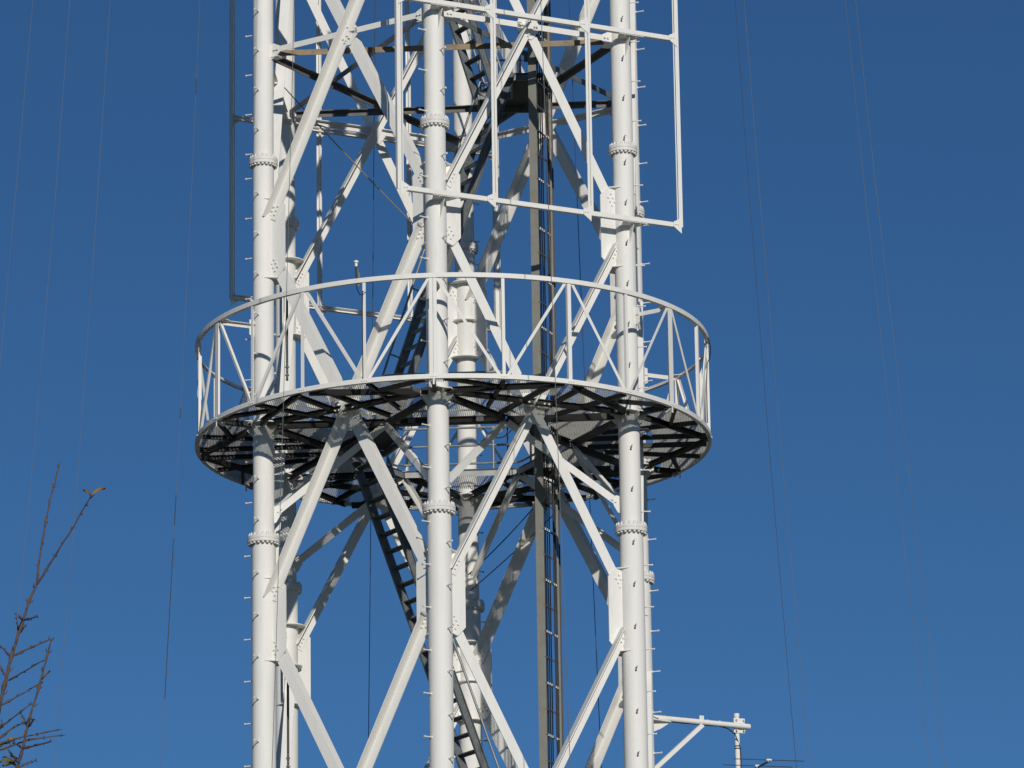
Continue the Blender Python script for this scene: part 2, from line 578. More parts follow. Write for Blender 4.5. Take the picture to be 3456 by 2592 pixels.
for i, a in enumerate(LEGA):
    b = MB()
    p, q = pol(R + legr(19), a, ZR - .03), pol(RP - .06, a, ZR - .03)
    d = (q - p).normalized(); s_ = UZ.cross(d)
    b.ang(p + UZ * .03, q + UZ * .03, -UZ, s_, .06, .007, .06)
    b.plate([p + UZ * z + d * x for x, z in ((-.02, .12), (.07, .1), (.07, -.12), (-.02, -.16))], s_, .01)
    b.plate([q + UZ * .034 + d * x + s_ * y for x, y in ((-.12, -.01), (-.12, .07), (.05, .14), (.05, -.14))], UZ, .008)
    for x in (.03, .06):
        b.bolt(p + d * x - s_ * .005 + UZ * 0, -s_, .013, .016)
    b.build('rail_tie', WHITE2, rail)

# inner railing around the opening: kick plate, three pipes and posts
hexp = [pol(RI, 60 * k) for k in range(6)]
b = MB()
for k in range(6):
    if k == 3:
        continue
    A, B = hexp[k], hexp[(k + 1) % 6]; d = (B - A).normalized()
    b.bar(A + d * .012 + UZ * 18.240, B - d * .012 + UZ * 18.240, .080, .006, UZ)
b.build('kick_plate', GALV, plat)


def rounded(pts, r=.09):
    out = []
    m = len(pts)
    for k in range(m):
        p = pts[k]; a = (pts[k - 1] - p).normalized(); c = (pts[(k + 1) % m] - p).normalized()
        for u in range(5):
            f = u / 4
            s0 = p + a * r; s1 = p + c * r
            out.append((s0 * (1 - f) ** 2 + p * 2 * f * (1 - f) + s1 * f * f))
    return out


hr = [pol(RI + .055, 60 * k) for k in range(6)]
ring = rounded(hr)
for zz in (18.405, 18.68, 18.955):
    b = MB()
    pts = ring[15:] + ring[:15]
    b.path([p + UZ * zz for p in pts], .017, 8)
    b.build('inner_rail', GALV, plat)
for k in range(6):
    if k == 3:
        continue
    for f in (.22, .78):
        A, B = hr[k], hr[(k + 1) % 6]
        p = A.lerp(B, f)
        b = MB(); b.tube(p + UZ * (ZP - .03), p + UZ * 18.96, .017, n=8)
        b.plate([p + UZ * (ZP + z) + (B - A).normalized() * x for x, z in ((-.05, -.03), (.05, -.03), (.05, .04), (-.05, .04))], pol(1, 60 * k + 30), .012)
        b.build('inner_rail_post', GALV, plat)

# small landing plate filling the left corner of the opening
ldl = thing('stair_landing', 'dark grated landing plate in the left corner of the platform opening', 'landing')
b = MB()
b.plate([V((-1.66, .05, ZP + .02)), V((-1.28, -.62, ZP + .02)), V((-.86, -1.32, ZP + .02)), V((-.80, -.45, ZP + .02)), V((-1.0, .12, ZP + .02)), V((-1.45, .18, ZP + .02))], UZ, .03)
b.build('deck_plate', DARK, ldl)
b = MB()
b.bar((-.83, -1.3, ZP - .05), (-.78, -.45, ZP - .05), .09, .04); b.bar((-.78, -.45, ZP - .05), (-1.0, .12, ZP - .05), .09, .04); b.bar((-1.0, .12, ZP - .05), (-1.6, .12, ZP - .05), .09, .04)
b.build('edge_beam', STAIR, ldl)

# ---------------------------------------------------------------- ladder stairs
def stair(label, rb, rt, lb, lt, hand, loc_mats=STAIR):
    """rb/rt: foot and head of the near stringer, lb/lt of the far one; hand: side offset of the hand rail"""
    t = thing('ladder_stair', label, 'stair', 'steep stairs zigzagging up inside the tower')
    rb, rt, lb, lt = map(V, (rb, rt, lb, lt))
    d = (rt - rb).normalized()
    across = (lb - rb).normalized()
    nrm = across.cross(d).normalized()
    for A, B, sg in ((rb, rt, 1), (lb, lt, -1)):
        b = MB(); h = .125; wd = .045; tk = .008
        pr = [(-h / 2, 0), (h / 2, 0), (h / 2, -wd * sg), (h / 2 - tk, -wd * sg), (h / 2 - tk, -tk * sg), (-h / 2 + tk, -tk * sg), (-h / 2 + tk, -wd * sg), (-h / 2, -wd * sg)]
        if sg > 0:
            pr = pr[::-1]
        b.ext(pr, A, B, nrm)
        L = (B - A).length
        k = .25
        while k < L:
            for s2 in (-1, 1):
                b.bolt(A + d * k - across * (.001 * sg) + nrm * .03 * s2, -across * sg, .011, .012)
            k += .26
        b.build('stringer', loc_mats, t)
    n = int((rt - rb).length / .26)
    for k in range(n):
        f = (k + .6) / n
        A, B = rb.lerp(rt, f), lb.lerp(lt, f)
        h = V((d.x, d.y, 0)).normalized()
        b = MB(); b.bar(A, B, .012, .09, UZ)
        b.bar(A - h * .042 - UZ * .016, B - h * .042 - UZ * .016, .04, .008, UZ)
        b.build('tread', loc_mats, t)
    up = nrm if nrm.z > 0 else -nrm
    for A, B, sg in (((rb, rt, 1),) if hand == 1 else ((lb, lt, -1),) if hand == -1 else ((rb, rt, 1), (lb, lt, -1))):
        off = up * .22 - across * sg * .03
        b = MB()
        b.tube(A + d * .15 + off, B - d * .1 + off, .017, n=8)
        L = (B - A).length
        k = .3
        while k < L - .1:
            b.tube(A + d * k, A + d * k + off, .012, n=6); k += 1.05
        b.build('hand_rail', GALV, t)
    # thin side lacing
    return t


def xl(z, x0, z0, k):
    return x0 + k * (z - z0)


z0, z1 = 12.7, 18.25
stair('dark ladder stair below the platform, climbing to the left', (xl(z0, -.796, 17.11, -.335), .30, z0), (xl(z1, -.796, 17.11, -.335), .30, z1), (xl(z0, -1.041, 17.115, -.332), .70, z0), (xl(z1, -1.041, 17.115, -.332), .70, z1), 1)
z0, z1 = 18.3, 23.85
stair('dark ladder stair above the platform, climbing to the right behind the front leg', (xl(z0, -.583, 19.3, .328), -.45, z0), (xl(z1, -.583, 19.3, .328), -.45, z1), (xl(z0, -.785, 19.35, .328), -.05, z0), (xl(z1, -.785, 19.35, .328), -.05, z1), -1)
z0, z1 = 23.86, 29.4
stair('grey ladder stair climbing to the left from the upper landing', (xl(z0, .69, 23.86, -.285), .65, z0), (xl(z1, .69, 23.86, -.285), .65, z1), (xl(z0, .455, 23.86, -.24), 1.05, z0), (xl(z1, .455, 23.86, -.285), 1.05, z1), 0)

up = thing('stair_landing', 'small dark landing plate high in the tower where the two upper stairs meet', 'landing')
zL = 23.86
b = MB()
b.plate([V((.93, -.32, zL)), V((1.42, -.32, zL)), V((1.42, 1.15, zL)), V((.44, 1.15, zL)), V((.44, .52, zL)), V((.93, .52, zL))], UZ, .03)
b.build('deck_plate', DARK, up)
b = MB()
for A, B in (((.93, -.32), (1.42, -.32)), ((.93, -.30), (.93, .5)), ((.93, .52), (.46, .52)), ((.44, .52), (.44, 1.15)), ((.44, 1.15), (1.42, 1.15)), ((1.42, 1.13), (1.42, -.30))):
    b.bar((*A, zL - .06), (*B, zL - .06), .09, .03)
b.build('edge_beam', STAIR, up)
for x, y in ((1.40, -.28), (1.05, -.28), (1.40, .4), (1.40, 1.12), (.95, 1.12), (.47, 1.12)):
    b = MB(); b.tube((x, y, zL), (x, y, zL + .72), .016, n=8); b.build('rail_post', GALV, up)
for zz in (.36, .72):
    b = MB(); b.path([(1.05, -.28, zL + zz), (1.36, -.28, zL + zz), (1.40, -.24, zL + zz), (1.40, 1.08, zL + zz), (1.36, 1.12, zL + zz), (.47, 1.12, zL + zz)], .016, 8); b.build('hand_rail', GALV, up)

# ---------------------------------------------------------------- column and cable ladder
XC, YC = 1.215, -1.15
col = thing('steel_column', 'olive grey steel column standing inside the tower beside the cable ladder', 'column')
b = MB()
h = .118; f_ = .115; t = .010
pr = [(-h / 2, -f_ / 2), (h / 2, -f_ / 2), (h / 2, -f_ / 2 + t), (t / 2, -f_ / 2 + t), (t / 2, f_ / 2 - t), (h / 2, f_ / 2 - t), (h / 2, f_ / 2), (-h / 2, f_ / 2), (-h / 2, f_ / 2 - t), (-t / 2, f_ / 2 - t), (-t / 2, -f_ / 2 + t), (-h / 2, -f_ / 2 + t)]
b.ext(pr, (XC, YC, 8), (XC, YC, 30), (1, -.12, 0))
b.build('post', COLUMN, col)
b = MB()
for zz in (23.86, 18.2, 12.6):
    b.plate([V((XC + x, YC + .075, zz + z)) for x, z in ((-.12, -.08), (.12, -.08), (.12, .08), (-.12, .08))], (0, 1, 0), .012)
    for x in (-.09, .09):
        for z in (-.05, .05):
            b.bolt((XC + x, YC + .068, zz + z), (0, -1, 0), .014, .02)
b.build('splice_plate', STAIR, col)

cl = thing('cable_ladder', 'dark grey vertical cable ladder whose rungs hold black cables beside the olive column', 'cable ladder')
for p, wd, m in ((V((1.450, -.81, 0)), .028, COLUMN), (V((1.482, -.74, 0)), .024, DARK)):
    b = MB(); b.ang(p + UZ * 8, p + UZ * 30, (1, 0, 0), (0, 1, 0), wd, .006, .04)
    b.build('rail', m, cl)
n0 = V((XC + .065, YC - .06, 0)); n1 = V((1.50, -.70, 0))
CX = (.010, .038, .066, .130, .156)
CP = [n0 + V((x, 2.32 * x - .022, 0)) for x in CX]
z = 13.02
k = 0
while z < 25.5:
    b = MB()
    d = (n1 - n0).normalized()
    b.ang(n0 - d * .02 + UZ * z, n1 + UZ * z, -UZ, V((-d.y, d.x, 0)), .032, .005, .03)
    r_ = b.build('rung', STAIR, cl)
    b = MB()
    for j, c in enumerate(CP):
        if j > 2 and k % 2:
            continue
        c = c + UZ * (z - .012)
        b.tube(c - UZ * .012, c + UZ * .012, .0125, n=8)
        if k % 2 == 0:
            b.tube(c + V((-.002, -.010, .004)), c + V((-.002, -.024, .008)), .0085, n=6)
    b.build('cable_clip', CLIP if k % 2 == 0 else DARK, r_)
    z += .372; k += 1
for j, nm in enumerate(('leftmost of the three black cables clipped to the cable ladder next to the column', 'middle one of the three black cables clipped to the cable ladder', 'right one of the three black cables clipped to the cable ladder', 'brownish dark cable in front of the cable ladder rail, the left one of two', 'brownish dark cable in front of the cable ladder rail, the right one of two')):
    b = MB()
    pts = []
    z = 8.0
    while z < 30.1:
        c = CP[j] + UZ * z
        pts.append(c + V((random.uniform(-.003, .003), random.uniform(-.004, .004), 0))); z += .372
    b.path(pts, .0090 if j < 3 else .0115, 8)
    tag(b.build('cable', RUBBER if j < 3 else CABLEB), nm, 'cable', 'dark cables on the cable ladder')

# perforated straps behind the left leg
for zt, zb, lab in ((20.42, 19.0, 'dark perforated strap hanging between the left legs above the platform'), (14.78, 13.3, 'dark perforated strap hanging between the left legs near the bottom')):
    x, y = -2.37, -1.05
    b = MB(); b.bar((x, y, zb), (x, y, zt), .035, .012, (1, 0, 0))
    st = tag(b.build('cable_strap', DARK), lab, 'strap')
    b = MB()
    for q in range(5):
        b.bolt((x, y - .007, zb + .05 + q * .05), (0, -1, 0), .009, .006)
    b.tube((x - .03, y - .01, zb + .08), (x + .03, y - .01, zb + .08), .012, n=6)
    b.tube((x - .03, y - .01, zb + .2), (x + .03, y - .01, zb + .2), .012, n=6)
    b.build('clasp', STAIR, st)

# ---------------------------------------------------------------- antenna frames
def aframe(i, label, sgn):
    P, Q, t, n = face(i)
    f = thing('antenna_rack', label, 'antenna rack')
    off = n * .35
    ss = (-.72, .767, 2.28, 3.735)
    zl, zu = 21.07, 23.90
    for k, s in enumerate(ss):
        b = MB()
        p = P + t * s + off
        wd = .05
        dirs = (t,) if k == 0 else (-t,) if k == 3 else (t, -t)
        if k in (0, 3):
            d = t if k == 0 else -t
            b.ang(p - d * .03 + UZ * (zl - .03), p - d * .03 + UZ * 27.4, d, -n, .062, .007, .062)
            if k == 3 or True:
                b.ang(p + d * .045 + UZ * (zl + .03), p + d * .045 + UZ * 27.4, d * .5 + V((0, 0, 0)), -n, .016, .005, .03)
        else:
            for d in (t, -t):
                b.ang(p + d * .008 + UZ * (zl + .0), p + d * .008 + UZ * 27.4, d, -n, .034, .006, .05)
            b.bar(p - n * .03 + UZ * (zl + .0), p - n * .03 + UZ * 27.4, .018, .004, t)
        b.build('upright', WHITE, f)
    for zz in (zl, zu):
        b = MB()
        o2 = off - n * .001
        b.ang(P + t * (ss[0] + .04) + o2 + UZ * (zz + .03), P + t * (ss[3] - .04) + o2 + UZ * (zz + .03), -UZ, -n, .062, .007, .066)
        # underside lip so that the rail reads as a channel
        b.bar(P + t * (ss[0] + .04) + off - n * .034 + UZ * (zz - .034), P + t * (ss[3] - .04) + off - n * .034 + UZ * (zz - .034), .066, .006, n)
        b.build('crossbar', WHITE, f)
        for k, s in enumerate(ss):
            b = MB()
            c = P + t * s + off - n * .055 + UZ * zz
            for d in ((t,) if k == 0 else (-t,) if k == 3 else (-t,)):
                b.plate([c + d * x + n * .064 + UZ * z for x, z in ((0.0, .1), (.13, .035), (.13, -.035), (0.0, -.13))], n, .008)
                for x, z in ((.06, 0), (.1, 0)):
                    b.bolt(c + d * x + n * .068 + UZ * z, n, .013, .014)
            b.build('corner_plate', WHITE, f)
        for L in (P, Q):
            b = MB()
            r = legr(zz)
            A = L + n * (r - .01) + UZ * (zz - .042); B = L + n * .34 + UZ * (zz - .042)
            b.plate([A - t * .12, A + t * .12, B + t * .2, B - t * .2], UZ, .012)
            b.plate([L + n * (r - .01) + UZ * (zz - .05), L + n * .30 + UZ * (zz - .05), L + n * (r - .01) + UZ * (zz - .32)], t, .012)
            for x in (-.09, .09):
                b.bolt(B - n * .03 + t * x - UZ * .006, -UZ, .013, .014)
            b.build('bracket', WHITE, f)
    return f


aframe(1, 'white rectangular antenna rack standing out in front of the right face of the tower', 1)
aframe(4, 'white rectangular antenna rack behind the tower, its shaded edge left of the left leg', -1)

# ---------------------------------------------------------------- antenna arm, mast and yagi
D3 = LEG[3]; dr = D3.normalized(); sr = UZ.cross(dr)
arm = thing('antenna_mount', 'white pipe arm with diagonal stay reaching out to the right from a leg', 'antenna mount')
zA = 14.525
b = MB(); b.tube(D3 + dr * .15 + UZ * zA, D3 + dr * 1.79 + UZ * (zA - .012), .040, n=16)
for u in (.30, .36, .98, 1.08, 1.28):
    b.tube(D3 + dr * u + UZ * zA, D3 + dr * (u + .008) + UZ * zA, .0425, n=16)
b.build('arm', WHITE, arm)
b = MB()
c = D3 + UZ * (zA - .03)
b.plate([c + dr * x + UZ * z for x, z in ((.14, .0), (.48, -.015), (.30, -.13), (.14, -.2))], sr, .014)
b.plate([c + dr * x + sr * y - UZ * .02 for x, y in ((.12, -.12), (.12, .12), (.46, .04), (.46, -.04))], UZ, .012)
for x in (.2, .28):
    b.bolt(c + dr * x - UZ * .028, -UZ, .013, .018)
b.build('bracket', WHITE, arm)
b = MB()
A = D3 + dr * .99 + UZ * (zA - .055); B = D3 + dr * .16 + UZ * (zA - .79)
b.bar(A, B, .062, .062, sr)
b.plate([D3 + dr * (.99 + x) + UZ * (zA + z) for x, z in ((-.035, .09), (.035, .09), (.035, -.08), (-.035, -.08))], sr, .012)
b.bolt(D3 + dr * .99 + UZ * (zA + .065) - sr * .006, -sr, .013, .016)
b.build('stay', WHITE, arm)
Mx = D3 + dr * 1.625 + sr * .085
b = MB(); b.tube(Mx + UZ * 12.6, Mx + UZ * 14.70, .038, n=16); b.tube(Mx + UZ * 14.66, Mx + UZ * 14.71, .044, n=16)
b.build('mast', WHITE, arm)
b = MB()
cc = D3 + dr * 1.64 + sr * .042 + UZ * zA
b.plate([cc + dr * x + UZ * z for x, z in ((-.09, .11), (.09, .11), (.09, -.11), (-.09, -.11))], sr, .012)
for x in (-.06, .06):
    for z in (-.08, .08):
        b.bolt(cc + dr * x + UZ * z - sr * .006, -sr, .012, .05)
b.build('clamp_plate', WHITE, arm)

b = MB()
pts = [D3 + dr * u + UZ * (zA - .043 - .004 * (k % 2)) for k, u in enumerate((.16, .3, .5, .7, .9, 1.1, 1.28))]
pts += [D3 + dr * 1.42 - UZ * 0 + UZ * (zA - .07) - sr * .01, D3 + dr * 1.54 + UZ * (zA - .14), Mx + dr * 0.0 - sr * .03 + UZ * (zA - .24), Mx + dr * .03 - sr * .035 + UZ * (zA - .34), Mx + dr * .042 - sr * .02 + UZ * (zA - .5), Mx + dr * .045 + UZ * 13.6, Mx + dr * .045 + UZ * 12.7]
b.path(pts, .008, 6)
tag(b.build('cable', RUBBER), 'thin black cable running along the white pipe arm and down its mast', 'cable')
b = MB(); b.tube(Mx + UZ * 14.18, Mx + UZ * 14.195, .042, n=14); b.tube(Mx + UZ * 14.215, Mx + UZ * 14.23, .042, n=14); b.build('cable_tie', RUBBER, arm)

yg = thing('yagi_antenna', 'grey rod antenna with thin cross elements at the bottom right edge beside the white mast', 'antenna')
zb = 13.726
e1, e2 = V((4.483, .653, zb)), V((4.345, 1.083, zb))
bd = (e2 - e1).normalized()
b = MB(); b.bar(e1 - bd * .02 - UZ * .02, e1 + bd * 1.75 - UZ * .02, .022, .022); b.build('boom', ALU, yg)
els = [(e1, 1.0), (e2, 1.0)] + [(e1 + bd * u, 1.02 + .03 * k) for k, u in enumerate((.85, 1.2))]
for c, L in els:
    ed = (V((4.978, .73, zb)) - V((3.958, .488, zb))).normalized()
    b = MB(); b.tube(c - ed * L * .525, c + ed * L * .525, .0065, n=8); b.build('element', ALU, yg)
    b = MB(); b.bar(c - ed * .04 + UZ * .001, c + ed * .04 + UZ * .001, .02, .028); b.tube(c - UZ * .03, c + UZ * .014, .02, n=10); b.build('clamp', PLASTIC, yg)

# ---------------------------------------------------------------- satellite receiver on the rail
ra = rad(249.6)
gp = V((RP * math.cos(ra), RP * math.sin(ra), 0)); gd = gp.normalized(); gt = UZ.cross(gd)
gn = thing('satellite_receiver', 'small white mushroom shaped receiver clamped on the top rail of the platform', 'receiver')
q = gp - gd * .03 + UZ * (ZR + .02)
b = MB(); b.bar(q - UZ * .09, q + UZ * .10, .05, .012, gt); b.bar(q + UZ * .09 - gt * .02, q + UZ * .17 - gt * .02, .035, .02, gt); b.build('bracket', GALV, gn)
b = MB(); b.tube(q - gt * .02 + gd * .01 - UZ * .02 + UZ * .04, q - gt * .025 + gd * .015 + UZ * .20, .016, n=10); b.build('mast', DARK, gn)
b = MB(); h = q - gt * .025 + gd * .015
b.tube(h + UZ * .19, h + UZ * .235, .02, n=14); b.tube(h + UZ * .235, h + UZ * .25, .022, .036, 16); b.tube(h + UZ * .25, h + UZ * .268, .036, .035, 16); b.tube(h + UZ * .268, h + UZ * .28, .035, .018, 16)
b.build('dome', PLASTIC, gn)
b = MB()
pp = pol(RP - .03, 255)
b.path([h + UZ * .04, h - UZ * .03, h - UZ * .13 + gt * .01, h - UZ * .22 + gt * .05, h - UZ * .235 + gt * .09, h - UZ * .2 + gt * .14, V((pp.x - .025, pp.y - .02, ZR - .16)), V((pp.x - .03, pp.y - .02, ZR - .4)), V((pp.x - .03, pp.y - .02, ZR - .9)), V((pp.x - .03, pp.y - .02, ZP + .06))], .0065, 6)
tag(b.build('cable', RUBBER), 'thin black cable drooping from the small receiver down a railing post', 'cable')
b = MB()
pr_ = pol(RP - .02, 356, ZR)
b.path([pr_ + UZ * .02, pr_ + V((.03, -.02, -.05)), pr_ + V((.05, -.03, -.18)), pr_ + V((.04, -.02, -.32)), pr_ + V((0, 0, -.4)), pr_ + V((-.02, .0, -.7)), pr_ + V((-.02, 0, -1.3))], .007, 6)
tag(b.build('cable', RUBBER), 'short black cable looping over the railing at its right end', 'cable')
b = MB()
b.path([V((.43 + .47 * k / 12, 1.50, 18.965 - .17 * (1 - (k / 6 - 1) ** 2))) for k in range(13)], .0065, 6)
tag(b.build('cable', RUBBER), 'black cable sagging from the inner handrail of the platform opening', 'cable')

b = MB()
b.path([V((.80 + .006 * math.sin(k * 2.1), 1.515, 18.96 - .045 * k)) for k in range(13)], [(.009 if k % 3 else .016) for k in range(13)], 6)
tag(b.build('rope', WIREDK), 'short dark knotted rope hanging from the inner handrail', 'rope')

# ---------------------------------------------------------------- wires and ropes
WR = json.loads('{"L1":[[-8.132,0,-1.6],[-7.842,0,2.356],[-7.553,0,6.311],[-7.263,0,10.267],[-6.974,0,14.222],[-6.684,0,18.178],[-6.395,0,22.133],[-6.105,0,26.089],[-5.816,0,30.044],[-5.526,0,34.0]],"L2":[[-8.132,0,-1.6],[-7.636,0,2.356],[-7.184,0,6.311],[-6.774,0,10.267],[-6.408,0,14.222],[-6.085,0,18.178],[-5.805,0,22.133],[-5.568,0,26.089],[-5.374,0,30.044],[-5.223,0,34.0]],"L3":[[-7.036,0,-1.6],[-6.657,0,2.356],[-6.306,0,6.311],[-5.984,0,10.267],[-5.689,0,14.222],[-5.423,0,18.178],[-5.186,0,22.133],[-4.976,0,26.089],[-4.795,0,30.044],[-4.641,0,34.0]],"L4":[[-5.179,0,-1.6],[-4.899,0,2.356],[-4.64,0,6.311],[-4.402,0,10.267],[-4.184,0,14.222],[-3.986,0,18.178],[-3.809,0,22.133],[-3.653,0,26.089],[-3.518,0,30.044],[-3.403,0,34.0]],"R1":[[5.824,0,-1.6],[5.534,0,2.356],[5.265,0,6.311],[5.016,0,10.267],[4.788,0,14.222],[4.581,0,18.178],[4.395,0,22.133],[4.229,0,26.089],[4.084,0,30.044],[3.959,0,34.0]],"R2":[[6.044,0,-1.6],[5.751,0,2.356],[5.475,0,6.311],[5.217,0,10.267],[4.976,0,14.222],[4.752,0,18.178],[4.545,0,22.133],[4.356,0,26.089],[4.185,0,30.044],[4.03,0,34.0]],"R3":[[8.076,0,-1.6],[7.692,0,2.356],[7.329,0,6.311],[6.989,0,10.267],[6.67,0,14.222],[6.373,0,18.178],[6.097,0,22.133],[5.844,0,26.089],[5.612,0,30.044],[5.402,0,34.0]],"R4":[[8.422,0,-1.6],[7.998,0,2.356],[7.599,0,6.311],[7.227,0,10.267],[6.88,0,14.222],[6.559,0,18.178],[6.264,0,22.133],[5.994,0,26.089],[5.751,0,30.044],[5.533,0,34.0]],"W1":[[-3.001,-5.2,-1.6],[-2.826,-5.2,2.356],[-2.664,-5.2,6.311],[-2.515,-5.2,10.267],[-2.378,-5.2,14.222],[-2.255,-5.2,18.178],[-2.143,-5.2,22.133],[-2.045,-5.2,26.089],[-1.959,-5.2,30.044],[-1.886,-5.2,34.0]],"W2":[[1.787,-5.2,-1.6],[1.7,-5.2,2.356],[1.616,-5.2,6.311],[1.533,-5.2,10.267],[1.452,-5.2,14.222],[1.372,-5.2,18.178],[1.295,-5.2,22.133],[1.22,-5.2,26.089],[1.146,-5.2,30.044],[1.074,-5.2,34.0]],"W3":[[-1.337,3.3,13.75],[-1.301,3.3,15.778],[-1.266,3.3,17.806],[-1.233,3.3,19.833],[-1.202,3.3,21.861],[-1.173,3.3,23.889],[-1.145,3.3,25.917],[-1.119,3.3,27.944],[-1.095,3.3,29.972],[-1.073,3.3,32.0]],"W4":[[2.161,3.3,13.75],[2.112,3.3,15.778],[2.065,3.3,17.806],[2.02,3.3,19.833],[1.977,3.3,21.861],[1.936,3.3,23.889],[1.897,3.3,25.917],[1.86,3.3,27.944],[1.825,3.3,29.972],[1.791,3.3,32.0]]}')
wl = {'L1': ('pale thin wire nearest the left edge of the sky', WIRE, .0032), 'L2': ('pale thin wire, second from the left edge of the sky', WIRE, .0032), 'L3': ('pale thin wire, third from the left edge of the sky', WIRE, .0032),
      'L4': ('thin wire with dark stretches hanging just left of the shaded rack', WIRE, .0032),
      'R1': ('darker thin wire closest to the tower in the right sky', WIREDK, .0036), 'R2': ('pale thin wire beside the darker one in the right sky', WIRE, .0032), 'R3': ('pale thin wire, left one of the pair far right in the sky', WIRE, .0027), 'R4': ('thin pale wire farthest right in the sky', WIRE, .0032),
      'W1': ('thin grey line hanging in front of the left leg and the platform rim', WIRE, .0045), 'W2': ('thin grey line hanging in front of the cable ladder and the platform rim', WIRE, .005),
      'W3': ('thin dark line hanging behind the left front face of the tower', WIREDK, .006), 'W4': ('thin dark line hanging behind the right front face of the tower', WIREDK, .006)}
for k, (lab, m, r) in wl.items():
    b = MB(); b.path(WR[k], r, 5)
    if k == 'L4':
        pass
    o = tag(b.build('hanging_wire', m), lab, 'wire', 'thin wires hanging around the tower')
    if k == 'L4':
        pts = [V(p) for p in WR[k]]

        def at(z):
            for p, q in zip(pts, pts[1:]):
                if p.z <= z <= q.z:
                    return p.lerp(q, (z - p.z) / (q.z - p.z))
        for za, zb_ in ((14.6, 16.95), (17.15, 17.6), (18.75, 18.9), (23.7, 23.95)):
            b = MB(); b.path([at(za), at((za + zb_) / 2), at(zb_)], .0066, 6); b.build('shadow_stretch', WIREDK, o)  # shadow on parts of the wire, put in as dark tubes round it
for a_, c_, m, lab in (((-2.578, 1.5, 24.425), (-.534, -2.7, 20.814), ROPE, 'thin tan rope running down from the left rear leg to the front leg'),
                       ((1.167, 2.0, 17.834), (.193, 2.85, 17.035), WIREDK, 'dark rope slanting under the platform to the rear leg'),
                       ((1.736, 1.9, 17.969), (.212, 2.85, 16.786), ROPE, 'tan rope slanting under the platform to the rear leg')):
    b = MB(); a_, c_ = V(a_), V(c_)
    b.path([a_.lerp(c_, k / 8) - UZ * (.03 * (1 - (k / 4 - 1) ** 2)) for k in range(9)], .0085, 6)
    tag(b.build('rope', m), lab, 'rope')

